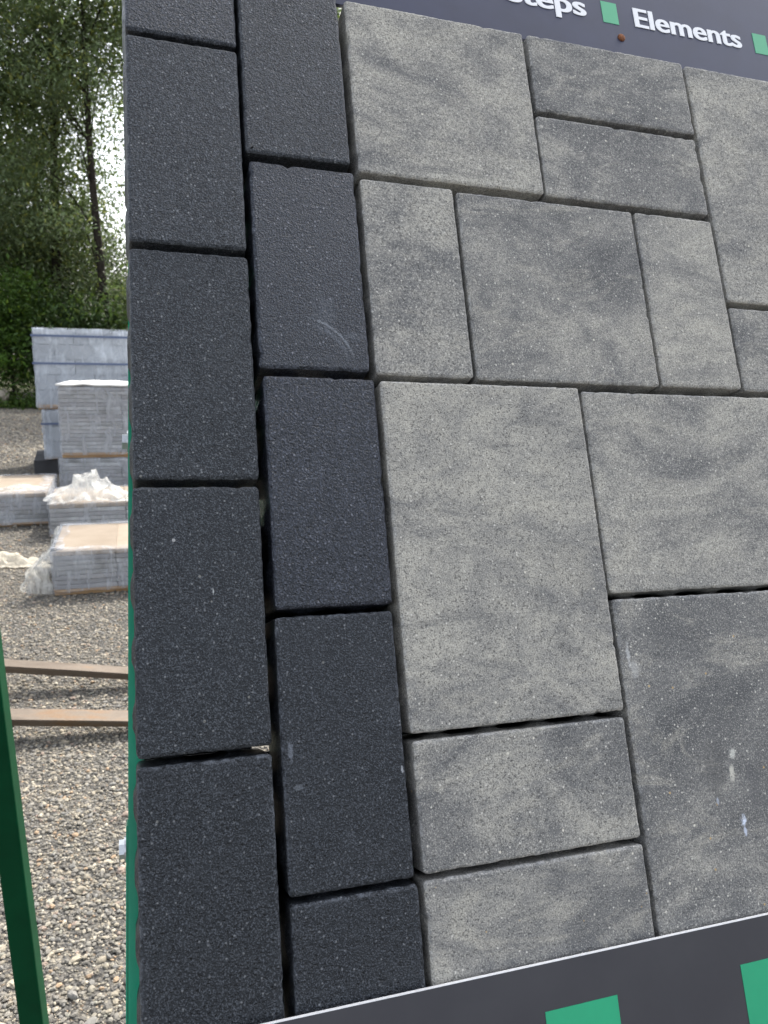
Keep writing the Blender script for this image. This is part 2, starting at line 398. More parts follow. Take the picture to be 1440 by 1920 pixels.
def outline(w, h, r, ds=.0045):
    pts = []  # (x, z, nx, nz, side_param)
    def line(ax, az, bx, bz, nx, nz, ln):
        k = max(2, int(ln / ds))
        for i in range(k):
            q = i / k; pts.append((ax + (bx - ax) * q, az + (bz - az) * q, nx, nz, q * ln, ln))
    def arc(cx_, cz_, a0):
        for i in range(4):
            a = a0 + math.pi / 2 * i / 4; pts.append((cx_ + r * math.cos(a), cz_ + r * math.sin(a), math.cos(a), math.sin(a), -1, 1))
    x, z = w / 2, h / 2
    line(x, -z + r, x, z - r, 1, 0, h - 2 * r); arc(x - r, z - r, 0)
    line(x - r, z, -x + r, z, 0, 1, w - 2 * r); arc(-x + r, z - r, math.pi / 2)
    line(-x, z - r, -x, -z + r, -1, 0, h - 2 * r); arc(-x + r, -z + r, math.pi)
    line(-x + r, -z, x - r, -z, 0, -1, w - 2 * r); arc(x - r, -z + r, 1.5 * math.pi)
    return pts
def paver(name, u0, v0, u1, v1, mat, seed, lug=.0022, rough=.0004, colr=(.5, .5, .3, 1), dn=0., thick=.06, bev=.0026):
    w_, h_ = u1 - u0, v1 - v0
    pts = outline(w_, h_, .0032)
    r = random.Random(seed); so_ = r.uniform(0, 100)
    loops = [(.0075, 0, 0, .25), (bev + .0006, 0, .12, .7), (bev * .45, bev * .28, 1, 1), (0, bev, 1, 1), (-.0001, .010, .25, .8), (-.0004, .017, .1, .6), (-.0006, thick, .1, .5)]
    V, E_, F = [], [], []
    n = len(pts)
    for li, (ins, dep, ed, jit) in enumerate(loops[1:], 1):
        for (x, z, nx, nz, s, ln) in pts:
            j = mnoise.noise(Vector((x * 160 + so_, z * 160, li * .35))) * rough * 1.6 * jit + mnoise.noise(Vector((x * 520 + so_, z * 520, li * .6))) * rough * 1.1 * jit
            jd = mnoise.noise(Vector((x * 300, z * 300 + so_, 7))) * rough * .8 * (1 if 2 <= li <= 3 else 0)
            off = -ins + j
            if li <= 3 and s >= 0 and .008 < s < ln - .008:
                ch = mnoise.noise(Vector((x * 95 + so_ * 3, z * 95, 2.2))) + .35 * mnoise.noise(Vector((x * 330 + so_, z * 330, 4.2)))
                off -= max(0., ch - .42) * (.0042 if li == 3 else .0034); jd += max(0., ch - .42) * (.0022 if li == 2 else .003 if li == 3 else 0)
            if li >= 5 and s >= 0:
                k = max(2, round(ln / .048)); ph = (s / ln * k) % 1
                b = max(0., 1 - abs(ph - .5) / .30); b = b * b * (3 - 2 * b)
                off += lug * min(1, b * 1.6)
            V.append((x + nx * off, dep + jd, z + nz * off)); E_.append(ed)
    nl = len(loops) - 1
    for li in range(nl - 1):
        for i in range(n):
            k = (i + 1) % n
            F.append((li * n + i, (li + 1) * n + i, (li + 1) * n + k, li * n + k))
    F.append(tuple(range((nl - 1) * n, nl * n))[::-1])
    # face: a regular grid whose rim follows the sides
    kz = max(2, int((h_ - .0064) / .0045)); kx = max(2, int((w_ - .0064) / .0045)); g0 = len(V); ins = loops[0][0]
    for a in range(kx + 1):
        for b in range(kz + 1):
            V.append((-w_ / 2 + ins + (w_ - 2 * ins) * a / kx, 0, -h_ / 2 + ins + (h_ - 2 * ins) * b / kz)); E_.append(0)
    G = lambda a, b: g0 + a * (kz + 1) + b
    for a in range(kx):
        for b in range(kz): F.append((G(a, b), G(a + 1, b), G(a + 1, b + 1), G(a, b + 1)))
    rim = [G(kx, b) for b in range(kz)] + [G(kx, kz)] * 4 + [G(kx - a, kz) for a in range(kx)] + [G(0, kz)] * 4 + [G(0, kz - b) for b in range(kz)] + [G(0, 0)] * 4 + [G(a, 0) for a in range(kx)] + [G(kx, 0)] * 4
    assert len(rim) == n, (len(rim), n)
    for i in range(n):
        k = (i + 1) % n
        F.append((i, k, rim[k], rim[i]) if rim[k] != rim[i] else (i, k, rim[i]))
    ob = mesh_obj(name, V, F, mat, stand, smooth=True)
    me = ob.data
    a = me.attributes.new('edge', 'FLOAT', 'POINT'); a.data.foreach_set('value', np.array(E_, np.float32))
    sh_ = me.attributes.new('sharp_edge', 'BOOLEAN', 'EDGE')
    ev = np.zeros(len(me.edges) * 2, np.int32); me.edges.foreach_get('vertices', ev); ev = ev.reshape(-1, 2)
    lp = np.where(ev < nl * n, ev // n, 99)
    sh_.data.foreach_set('value', (lp[:, 0] == lp[:, 1]) & np.isin(lp[:, 0], (0, 2)))
    ob.location = L((u0 + u1) / 2, (v0 + v1) / 2, dn)
    ob.rotation_euler = (r.uniform(-.003, .003), r.uniform(-.0015, .0015), r.uniform(-.003, .003))
    ob.color = colr
    return ob
# normals check: faces must look towards -y (the viewer)
DARK = [  # u0 v0 u1 v1 roughness-and-painted-sheen edge-white
    (.000, -.616, .097, -.4175, .30, .5), (.000, -.4117, .0969, -.2105, .42, .4), (.0001, -.2044, .0974, -.0061, .44, .5),
    (-.0005, 0, .0965, .2015, .42, .4), (-.0009, .2078, .096, .406, .40, 1.1), (0, .412, .097, .61, .40, .5),
    (.1005, -.507, .1971, -.3082, .40, .4), (.1028, -.2999, .1995, -.1031, .24, .7), (.1049, -.0959, .202, .1002, .20, .5),
    (.1037, .1063, .2008, .3105, .38, .9), (.1039, .3155, .2025, .514, .38, .9), (.101, -.71, .198, -.512, .4, .4), (0, -.82, .097, -.622, .4, .4)]
M_DARK_S = paver_mat('charcoal_concrete_scuffed', True, [(-.042, .002, .0022, .012, rgb(.20, .22, .26), .45), (-.037, -.026, .004, .002, rgb(.20, .22, .25), .35), (.0455, -.022, .0013, .003, rgb(.42, .44, .47), .7)])
M_DARK_A = paver_mat('charcoal_concrete_scratched', True, [(.010, -.045, .011, .022, rgb(.10, .115, .14), .22), (.034, -.066, .012, .004, rgb(.12, .135, .16), .25)], [(-.012, -.098, .048, .0016, .018, -.065, .030, rgb(.20, .22, .25), .65), (-.012, -.098, .043, .003, .020, -.068, .026, rgb(.12, .135, .16), .4)])
M_DARK_L = paver_mat('charcoal_concrete_flecked', True, [(-.019, .058, .0014, .0014, rgb(.4, .4, .4), .9), (.0095, .018, .0007, .0035, rgb(.45, .47, .47), .8)])
for i, (u0, v0, u1, v1, ro, ew) in enumerate(DARK):
    mt = {9: M_DARK_S, 7: M_DARK_A, 3: M_DARK_L}.get(i, M_DARK)
    paver('border_paver', u0, v0, u1, v1, mt, 100 + i, colr=({1: 1.0, 2: .9, 6: .95, 7: .85, 8: .75, 3: .8, 4: .75, 9: .75, 10: .8}.get(i, .85), ew, ro, 1), dn=random.uniform(-.0008, .0008), rough=.00036, bev=.0021)  # tone drops down the board: the sky reflection's falloff put into the colour
GRAY = [  # u0 v0 u1 v1 tone
    (.2046, -.4938, .4002, -.3022, .56), (.4045, -.493, .6014, -.4001, .36), (.4019, -.3938, .5999, -.3002, .46), (.6055, -.4925, .803, -.199, .62),
    (.2053, -.2964, .2992, -.1006, .58), (.3019, -.2936, .5006, -.0996, .44), (.5036, -.2938, .6012, -.0999, .58), (.6050, -.193, .803, -.0985, .40),
    (.2071, -.0951, .4066, .2051, .60), (.4097, -.0926, .706, .1028, .54), (.4098, .1077, .606, .405, .36), (.2079, .2101, .4052, .310, .42),
    (.2073, .3143, .4055, .412, .45), (.611, .1077, .806, .205, .5), (.611, .211, .806, .405, .45), (.710, -.0926, .806, .1028, .5)]
M_GRAY_S = paver_mat('grey_concrete_stained', False, [(-.0005, -.012, .0036, .008, rgb(.60, .58, .51), .8), (.004, -.054, .0036, .005, rgb(.66, .72, .84), .95), (.004, -.062, .0016, .005, rgb(.58, .64, .78), .7), (-.020, -.034, .0011, .003, rgb(.6, .66, .76), .8), (.004, .004, .004, .006, rgb(.6, .6, .55), .7),
    (-.090, .098, .0025, .010, rgb(.55, .56, .56), .55), (-.085, .086, .006, .009, rgb(.50, .50, .49), .4), (-.018, -.008, .016, .03, rgb(.10, .10, .10), .5), (.022, -.028, .012, .02, rgb(.12, .12, .125), .4)])
for i, (u0, v0, u1, v1, tn) in enumerate(GRAY):
    paver('paver', u0 + .0004, v0 + .0004, u1 - .0004, v1 - .0004, M_GRAY_S if i == 10 else M_GRAY, 200 + i, colr=(tn, .5, .5, 1), dn=random.uniform(-.0010, .0010), rough=.00036, bev=.0019)

# steel work of the stand
def rail(name, ua, ub_, n0, n1, v0, v1, wd, mat, bev=.0012):
    """bar running down the board, outer edge from ua at v0 to ub_ at v1"""
    V = []
    for (v, u) in ((v0, ua), (v1, ub_)):
        for du, n in ((0, n0), (wd, n0), (wd, n1), (0, n1)): V.append(L(u + du, v, n))
    bm = bmesh.new(); vs = [bm.verts.new(v) for v in V]
    for f in BOXF: bm.faces.new([vs[i] for i in f])
    bmesh.ops.recalc_face_normals(bm, faces=bm.faces)
    bmesh.ops.bevel(bm, geom=list(bm.edges), offset=bev, segments=2, affect='EDGES')
    me = bpy.data.meshes.new(name); bm.to_mesh(me); bm.free(); me.materials.append(mat)
    ob = bpy.data.objects.new(name, me); link(ob, stand); return ob
def ru(v): return -.0046 - .0143 * v + .0002
rail('side_rail', ru(-.76), ru(.62), .0603, .064, -.76, .62, .012, M_GREEN)
rail('rail_flange', ru(-.76), ru(.62), .0642, .105, -.76, .62, .004, M_GREEN)
rail('side_plate', ru(.255) - .0016, ru(.66) - .0022, .0655, .100, .255, .66, .0015, M_GREEN, .0004)
rail('side_rail', .775, .775, .0603, .064, -.76, .62, .034, M_GREEN)
for v in (-.72, -.36, -.185, .06, .30, .58):
    lbox('cross_bar', .03, .80, v - .025, v + .025, .0645, .0695, M_BACK, .0008)
for v0, v1 in ((-.76, -.098), (-.086, -.004), (.020, .199), (.211, .62)):
    lbox('leak_strip', .0985, .132, v0, v1, .0618, .0640, M_BACK)  # dark strips added to stop daylight leaking through the upright joint
lbox('leak_strip', .0, .090, .190, .232, .0655, .0675, M_BACK); lbox('leak_strip', .1335, .205, .080, .120, .0618, .0640, M_BACK)  # two more added, against leaks through level joints
lbox('added_back_panel', .204, .80, -.50, .62, .071, .080, M_BACK)  # unseen dark panel, added so sunlit ground does not leak through the joints
def hexbolt(u, v, n):
    bm = bmesh.new(); r_, t_ = .0072, .0052
    for (x0, x1, rr) in ((0, -t_, r_), (0, -.0012, .0098)):
        k = 6 if rr == r_ else 20
        ring = [[bm.verts.new((x, rr * math.cos(2 * math.pi * i / k + .4), rr * math.sin(2 * math.pi * i / k + .4))) for i in range(k)] for x in (x0, x1)]
        for i in range(k): bm.faces.new((ring[0][i], ring[0][(i + 1) % k], ring[1][(i + 1) % k], ring[1][i]))
        bm.faces.new(ring[1]); bm.faces.new(ring[0][::-1])
    bmesh.ops.recalc_face_normals(bm, faces=bm.faces)
    me = bpy.data.meshes.new('bolt'); bm.to_mesh(me); bm.free(); me.materials.append(M_ZINC)
    ob = bpy.data.objects.new('bolt', me); link(ob, stand); ob.location = L(u, v, n)
hexbolt(ru(-.0557) + .0002, -.060, .074); hexbolt(ru(.2767) - .0016, .273, .074)
# legs and feet carrying the board (world axes, then brought into the stand)
inv = mw.inverted()
def wbar(name, a, b, s, mat):
    a, b = Vector(a), Vector(b); d = (b - a); z = d.normalized(); x = U.copy(); x = (x - z * x.dot(z)).normalized(); y = z.cross(x)
    V = []
    for p in (a, b):
        for sx, sy in ((-1, -1), (1, -1), (1, 1), (-1, 1)): V.append(inv @ (p + x * sx * s / 2 + y * sy * s / 2))
    bm = bmesh.new(); vs = [bm.verts.new(v) for v in V]
    for f in BOXF: bm.faces.new([vs[i] for i in f])
    bmesh.ops.recalc_face_normals(bm, faces=bm.faces)
    bmesh.ops.bevel(bm, geom=list(bm.edges), offset=.003, segments=2, affect='EDGES')
    me = bpy.data.meshes.new(name); bm.to_mesh(me); bm.free(); me.materials.append(mat)
    return link(bpy.data.objects.new(name, me), stand)
def Wp(u, v, n): return O + U * u + Vd * v + Nn * n
for u in (.05, .75):
    t_ = Wp(u, -.70, .105); wbar('leg', (t_.x, t_.y, .02), t_, .04, M_GREEN)
    b_ = Wp(u, .60, .105); wbar('leg', (b_.x, b_.y, .02), b_, .04, M_GREEN)
    wbar('base_rail', (b_.x, b_.y - .1, .02), (t_.x, t_.y + .08, .02), .04, M_GREEN)
a_, b_ = Wp(.05, .60, .105), Wp(.75, .60, .105); wbar('base_rail', (a_.x, a_.y, .06), (b_.x, b_.y, .06), .035, M_GREEN)

# signs
sg = lbox('sign_panel', .1968, .806, -.74, -.4985, .012, .016, M_SIGN, .0004)
sg['label'] = 'navy sign strip with white lettering and pale green squares above the pavers'
def flat(name, quad, n, mat, parent, th=.0004):
    V = []
    for dn in (0, th):
        for (u, v) in quad: V.append(L(u, v, n + dn) - parent.location)
    bm = bmesh.new(); vs = [bm.verts.new(v) for v in V]
    for f in BOXF: bm.faces.new([vs[i] for i in f])
    bmesh.ops.recalc_face_normals(bm, faces=bm.faces)
    me = bpy.data.meshes.new(name); bm.to_mesh(me); bm.free(); me.materials.append(mat)
    return link(bpy.data.objects.new(name, me), parent)
NS = .0116
for u in (.5148, .7287, .3530): flat('green_square', [(u, -.5425), (u + .0205, -.5425), (u + .0205, -.5710), (u, -.5710)], NS, M_SQ2, sg)
def word(txt, u0, u1, v, cap, n, parent):
    cu = bpy.data.curves.new('lettering', 'FONT'); cu.body = txt; cu.size = 1; cu.offset = .010; cu.extrude = .004
    tmp = bpy.data.objects.new('tmp', cu); col.objects.link(tmp); bpy.context.view_layer.update()
    me = bpy.data.meshes.new_from_object(tmp.evaluated_get(bpy.context.evaluated_depsgraph_get()))
    bpy.data.objects.remove(tmp)
    bm = bmesh.new()
    for k, dx in enumerate((0, -.022, .022, -.011, .011)):
        b2 = bmesh.new(); b2.from_mesh(me); bmesh.ops.translate(b2, verts=b2.verts, vec=(dx, 0, k * .0012)); m2 = bpy.data.meshes.new('t'); b2.to_mesh(m2); b2.free(); bm.from_mesh(m2)
    bm.to_mesh(me); bm.free()
    xs = [q.co.x for q in me.vertices]; x0, x1 = min(xs), max(xs)
    capm = .729 + .010
    for q in me.vertices:
        u = u0 + (q.co.x - x0) / (x1 - x0) * (u1 - u0); vv = v - q.co.y / capm * cap
        q.co = L(u, vv, n - q.co.z * .05) - parent.location
    me.materials.clear(); me.materials.append(M_WHITE)
    bm = bmesh.new(); bm.from_mesh(me); bmesh.ops.recalc_face_normals(bm, faces=bm.faces); bm.to_mesh(me); bm.free()
    return link(bpy.data.objects.new('lettering', me), parent)
word('Elements', .5570, .7092, -.5450, .0270, NS, sg)
word('Steps', .3925, .4935, -.5450, .0270, NS, sg)
bm = bmesh.new(); bmesh.ops.create_uvsphere(bm, u_segments=14, v_segments=8, radius=.0048)
for q in bm.verts: q.co.y *= .55
me = bpy.data.meshes.new('screw'); bm.to_mesh(me); bm.free(); me.materials.append(M_RUSTSCREW); me.shade_smooth()
sc_ = link(bpy.data.objects.new('screw', me), sg); sc_.location = L(.5353, -.5254, .0118) - sg.location

s2 = lbox('sign_board', -.004, .806, .3858, .605, -.0074, -.0040, M_SIGNEDGE)
s2['label'] = 'dark sign board with white edge and green squares across the lower pavers'
ff = flat('sign_face', [(-.0035, .3862), (.8055, .3862), (.8055, .6045), (-.0035, .6045)], -.0078, M_SIGN_LOW, s2)
for u in (.2935, .4775, .6615): flat('green_square', [(u, .4190), (u + .064, .4190), (u + .064, .478), (u, .478)], -.0082, M_SQ, s2)

# ---------------------------------------------------------------- green post beside the stand
def yawvec(a): return Vector((math.cos(a), math.sin(a), 0))
gp = empty('green_post', (-.567, 1.112, 0), math.radians(12.7))
gp.rotation_euler = (0, math.radians(-2.0), math.radians(12.7))
tag(gp, 'dark green square steel post leaning slightly, in front of the rusty bars', 'post')
box('tube', -.0185, .0185, -.0185, .0185, .006, 1.9, M_DKGREEN, gp, .003)
box('foot_plate', -.05, .05, -.05, .05, -.002, .008, M_DKGREEN, gp, .001)
box('cap', -.0195, .0195, -.0195, .0195, 1.898, 1.906, M_DKGREEN, gp, .002)

# ---------------------------------------------------------------- rusty bars
def bar(xl, yl, zl, xr, yr, zr, wd, th, label):
    d = Vector((xr - xl, yr - yl, zr - zl)); ln = d.length
    V, F = [], []
    for q, hw, tt in ((0, 1, 1), (.5, 1, 1), (.8, .95, .9), (.97, .7, .55), (1, .5, .35)):
        for sy, sz in ((-1, 0), (1, 0), (1, 1), (-1, 1)): V.append((q * ln, sy * wd / 2 * hw * (1 if sz else .62), sz * th * tt))
    for i in range(4):
        for k in range(4): F.append((i * 4 + k, (i + 1) * 4 + k, (i + 1) * 4 + (k + 1) % 4, i * 4 + (k + 1) % 4))
    F += [(0, 1, 2, 3), (19, 18, 17, 16)]
    ob = mesh_obj('steel_bar', V, F, M_RUST)
    bm = bmesh.new(); bm.from_mesh(ob.data); bmesh.ops.recalc_face_normals(bm, faces=bm.faces)
    bmesh.ops.bevel(bm, geom=[e for e in bm.edges if e.calc_face_angle(0) > .6], offset=.004, segments=2, affect='EDGES'); bm.to_mesh(ob.data); bm.free()
    ob.location = (xl, yl, zl); x = d.normalized(); y = Vector((0, 0, 1)).cross(x).normalized(); z = x.cross(y)
    ob.rotation_euler = Matrix((x, y, z)).transposed().to_euler()
    return tag(ob, label, 'steel bar', 'rusty steel bars')
bar(-1.85, 3.005, .112, -.70, 3.14, .004, .080, .036, 'browner rusty flat steel bar nearer the wrapped slab packs')
bar(-1.70, 2.565, .090, -.55, 2.76, .004, .098, .034, 'paler rusty flat steel bar with orange patch, nearer the green post')
tb = box('timber_bearer', -.055, .055, -.45, .45, .0, .092, M_WOOD, None, .004); tb.location = (-1.80, 2.78, 0)
tag(tb, 'squared timber bearer propping up the ends of the rusty bars', 'timber')

# ---------------------------------------------------------------- packs of slabs and blocks
def pallet(root, W, D, z0=0., h=.10):
    n = 7 if h > .06 else 5
    bw = W / (n * 1.25)
    top = .022 if h > .06 else h * .4
    for i in range(3):
        y = D * (.04 + .42 * i); ob = box('bearer', 0, W, y, y + D * .08, z0, z0 + h - top, M_WOOD, root, .003)
    k = max(4, int(D / .13))
    for i in range(k):
        y = D * i / k; box('deck_board', 0, W, y + .006, y + D / k - .006, z0 + h - top, z0 + h, M_WOOD, root, .002)
def slabpack(loc, yaw, W, D, H, layers, mats, label, cat, group=None, ncol=2, wood=.05, jit=.006, film=None, film_top=.0, grow=.006, topmat=None, name='slab_pack'):
    r = random.Random(hash(label) % 999 if False else int(abs(loc[0]) * 1000))
    root = empty(name, loc, yaw); tag(root, label, cat, group)
    if wood: pallet(root, W, D, 0, wood)
    lh = (H - wood) / layers
    proto = {}
    for i in range(layers):
        for c in range(ncol):
            w_ = W / ncol
            key = (c % 1, i == layers - 1 and topmat is not None)
            mt = topmat if key[1] else mats[r.randrange(len(mats))]
            kk = mt.name
            if kk not in proto:
                ob = box('slab', .0015, w_ - .0015, 0, D, 0, lh - .003, mt, root, .003, 1); proto[kk] = ob.data
            else: ob = link(bpy.data.objects.new('slab', proto[kk]), root)
            ob.location = (c * w_ + r.uniform(-jit, jit), r.uniform(-jit, jit), wood + i * lh)
    if film: filmwrap(root, W, D, wood * .6, H + grow, film, r.uniform(0, 50), grow, film_top)
    return root
def filmwrap(root, W, D, z0, z1, mat, seed, g=.008, top=0., wob=.010):
    V, F = [], []; nx, nz = 26, 16
    ring = [(-g, -g), (W + g, -g), (W + g, D + g), (-g, D + g)]
    per = []
    for i in range(4):
        a, b = ring[i], ring[(i + 1) % 4]
        for k in range(nx): per.append((a[0] + (b[0] - a[0]) * k / nx, a[1] + (b[1] - a[1]) * k / nx, (0, -1) if i == 0 else (1, 0) if i == 1 else (0, 1) if i == 2 else (-1, 0)))
    n = len(per)
    for j in range(nz + 1):
        q = j / nz
        for (x, y, nn_) in per:
            d = mnoise.noise(Vector((x * 7 + seed, y * 7 + q * 2, q * 5))) * wob + abs(mnoise.noise(Vector((x * 14 + q * 7 + seed, y * 14, 3)))) * wob
            z = z0 + (z1 - z0) * q
            if j == nz: z += mnoise.noise(Vector((x * 9 + seed, y * 9, 1))) * .008
            if j == 0: z += mnoise.noise(Vector((x * 6 + seed, y * 6, 2))) * .02
            V.append((x + nn_[0] * max(0, d + .002), y + nn_[1] * max(0, d + .002), z))
    for j in range(nz):
        for i in range(n): F.append((j * n + i, j * n + (i + 1) % n, (j + 1) * n + (i + 1) % n, (j + 1) * n + i))
    if top:
        # film folded over the top edge by "top" metres
        b0 = len(V)
        for i, (x, y, nn_) in enumerate(per):
            tt = top * (1 + .6 * mnoise.noise(Vector((x * 6 + seed, y * 6, 9))))
            V.append((x - nn_[0] * tt, y - nn_[1] * tt, z1 + .004 + .006 * mnoise.noise(Vector((x * 11, y * 11, seed)))))
        for i in range(n): F.append((nz * n + i, nz * n + (i + 1) % n, b0 + (i + 1) % n, b0 + i))
    mesh_obj('film_wrap', V, F, mat, root, smooth=True)

Y18 = math.radians(18)
GP = 'wrapped packs of slabs'
slabpack((-1.905, 4.2838, 0), Y18, 1.05, .72, .272, 8, [M_SLAB_GREY, M_SLAB_GREY, M_SLAB_STAIN], 'low film wrapped pack of tan topped slabs nearest the rusty bars', 'slab pack', GP, 3, .042, .004, M_FILM, .06, topmat=M_SLAB_TAN)
slabpack((-2.527, 5.69, 0), math.radians(20), 1.1, .75, .262, 7, [M_SLAB_GREY, M_SLAB_STAIN], 'low slab pack with crumpled plastic heaped on its corner', 'slab pack', GP, 2, .03, .004, M_FILM, .05, topmat=M_SLAB_TAN)
slabpack((-3.77, 5.765, 0), math.radians(19), 1.1, 1.0, .275, 7, [M_SLAB_GREY, M_SLAB_STAIN], 'low wide slab pack with pale folded film on top, standing apart', 'slab pack', GP, 2, .035, .004, M_FILM, .08, topmat=M_SLAB_TAN)
lo = slabpack((-3.165, 7.42, 0), math.radians(14), 1.15, .95, .365, 9, [M_SLAB_GREY, M_SLAB_STAIN], 'lower wrapped slab pack carrying a taller wrapped pack', 'slab pack', GP, 2, .03, .004, M_FILM_THICK, .05)
hi = slabpack((-3.135, 7.42, .371), math.radians(14), 1.15, .95, .69, 17, [M_SLAB_GREY, M_SLAB_STAIN, M_SLAB_STAIN], 'tall white wrapped slab pack on timber, set on another slab pack', 'slab pack', GP, 2, .055, .005, M_FILM_THICK, .05)
# white sheet lying on the tall slab pack
def sheet(name, W, D, nx, ny, fz, mat, parent=None, thick=.0):
    V = [(W * i / nx, D * j / ny, fz(i / nx, j / ny)) for j in range(ny + 1) for i in range(nx + 1)]
    F = [(j * (nx + 1) + i, j * (nx + 1) + i + 1, (j + 1) * (nx + 1) + i + 1, (j + 1) * (nx + 1) + i) for j in range(ny) for i in range(nx)]
    ob = mesh_obj(name, V, F, mat, parent, smooth=True)
    if thick: md = ob.modifiers.new('thickness', 'SOLIDIFY'); md.thickness = thick; md.offset = 1
    return ob
sh = sheet('top_sheet', 1.18, .98, 24, 16, lambda a, b: .698 + .012 * mnoise.noise(Vector((a * 7, b * 7, 4))), M_FOAM, hi, .016); sh.location = (-.015, -.018, 0)

def blockpack(loc, yaw, W, D, H, rows, cols, mat, label, wood, film, strapz=()):
    root = empty('block_pack', loc, yaw); tag(root, label, 'block pack', 'wrapped packs of concrete blocks')
    pallet(root, W, D, 0, wood); rh = (H - wood) / rows; bw = W / cols
    r = random.Random(int(H * 1000)); data = {}
    for i in range(rows):
        sh_ = (i % 2) * bw * .5
        x = -sh_
        while x < W - .01:
            x0, x1 = max(0, x), min(W, x + bw); wd = round(x1 - x0, 3)
            for dpt in range(3):
                key = wd
                if key not in data:
                    ob = box('block', .003, wd - .003, 0, D / 3 - .004, 0, rh - .004, mat, root, .006, 2); data[key] = ob.data
                else: ob = link(bpy.data.objects.new('block', data[key]), root)
                ob.location = (x0 + r.uniform(-.003, .003), dpt * D / 3 + r.uniform(-.004, .004), wood + i * rh)
            x += bw
    filmwrap(root, W, D, wood * .4, H + .01, film, r.uniform(0, 90), .012, .1, .016)
    for z in strapz:
        V, F = [], []
        for (x, y) in ((-.028, -.028), (W + .028, -.028), (W + .028, D + .028), (-.028, D + .028)):
            V += [(x, y, z), (x, y, z + .022)]
        for k in range(4): F.append((k * 2, (k * 2 + 2) % 8, (k * 2 + 3) % 8, k * 2 + 1))
        so2 = mesh_obj('strap', V, F, M_STRAP, root); md = so2.modifiers.new('t', 'SOLIDIFY'); md.thickness = .002; md.offset = 1
    return root
M_FILM_B = mat_film('block_film', .22, .95, 4.0, (.72, .77, .84))
YB = math.radians(22)
blockpack((-3.845, 8.68, .172), YB, 1.15, 1.0, .56, 3, 3, M_BLOCK, 'lower film wrapped pack of grey concrete blocks under another pack', .03, M_FILM_B, (.40,))
blockpack((-3.885, 8.66, .74), YB, 1.22, 1.05, .885, 5, 3, M_BLOCK, 'tall film wrapped pack of grey blocks with navy straps, before the trees', .055, M_FILM_B, (.50, .80))
dbk = empty('block_row', (-3.98, 8.66, 0), YB); tag(dbk, 'row of charcoal concrete blocks on the ground beneath the grey block packs', 'blocks')
for i in range(3):
    for k in range(2):
        ob = box('block', 0, .425, 0, .48, 0, .165, M_BLOCK_D, dbk, .008); ob.location = (i * .432, k * .52, 0)

# loose plastic
def crumple(name, loc, W, D, H, seed, label, nx=44, ny=30, mat=None, shape=None, fr=3.2):
    def fz(a, b):
        x, y = a - .5, b - .5
        base = (shape or (lambda x, y: math.exp(-(x * x + y * y) * 9)))(x, y) * H
        p = Vector((a * fr + seed, b * fr * D / W, seed))
        rdg = 1 - abs(mnoise.noise(p * 1.7)) * 2
        rd2 = 1 - abs(mnoise.noise(p * 4.1)) * 2
        return base * (.72 + .38 * rdg) + (rdg * .22 + rd2 * .12) * H * .55 * (1 - max(abs(x), abs(y)) * 1.5) + .004
    ob = sheet(name, W, D, nx, ny, fz, mat or M_FILM_LOOSE)
    for q in ob.data.vertices:
        p = Vector((q.co.x * 9 / W + seed, q.co.y * 9 / W, 5))
        q.co.x += mnoise.noise(p) * W * .09 - W / 2; q.co.y += mnoise.noise(p + Vector((9, 0, 0))) * D * .12 - D / 2
        q.co.z = max(q.co.z, .004)
    ob.location = loc
    return tag(ob, label, 'plastic film', 'loose plastic film')
pb = crumple('plastic_film', (-2.30, 5.94, .262), .62, .40, .20, 3.3, 'white crumpled bundle of plastic film heaped on a low slab pack', 70, 48, fr=3.2)
pb.rotation_euler = (0, 0, .35)
p3 = crumple('plastic_film', (-2.98, 6.22, .276), .42, .22, .035, 8.1, 'white flap of film lying across the tan slabs of the separate pack', fr=3); p3.rotation_euler = (0, 0, .33)
pg = crumple('plastic_film', (-2.50, 4.93, 0), .60, .20, .075, 6.6, 'dirty white plastic film trailing over the gravel beside the low pack', mat=mat_film('dirty_film', .6, .8, 16, (.72, .66, .54)), fr=5)
pg.rotation_euler = (0, 0, .22)
pg2 = crumple('plastic_film', (-2.21, 5.12, 0), .20, .30, .19, 2.2, 'torn upright scrap of white film between two low slab packs', fr=5)
# film hanging from the near corner of the closest pack
def hang(loc, yaw, label):
    V, F = [], []; nu, nv = 16, 22
    for j in range(nv + 1):
        q = j / nv
        for i in range(nu + 1):
            a = i / nu
            x = -.005 - a * (.05 + .17 * q ** .8 * (1.15 - .35 * q)) - .025 * mnoise.noise(Vector((a * 3, q * 4, 1)))
            z = .295 - q * .27 - a * .05 * (1 - q) + .02 * mnoise.noise(Vector((a * 4, q * 5, 6)))
            y = -.012 + .05 * mnoise.noise(Vector((a * 3.5 + 4, q * 3, 2))) + .04 * a
            V.append((x, y, max(.006, z)))
    for j in range(nv):
        for i in range(nu): F.append((j * (nu + 1) + i, (j + 1) * (nu + 1) + i, (j + 1) * (nu + 1) + i + 1, j * (nu + 1) + i + 1))
    ob = mesh_obj('plastic_film', V, F, M_FILM_LOOSE, smooth=True); ob.location = loc; ob.rotation_euler = (0, 0, yaw)
    return tag(ob, label, 'plastic film', 'loose plastic film')
hang((-1.905, 4.2838, 0), Y18, 'torn plastic film hanging from the corner of the pack by the bars')

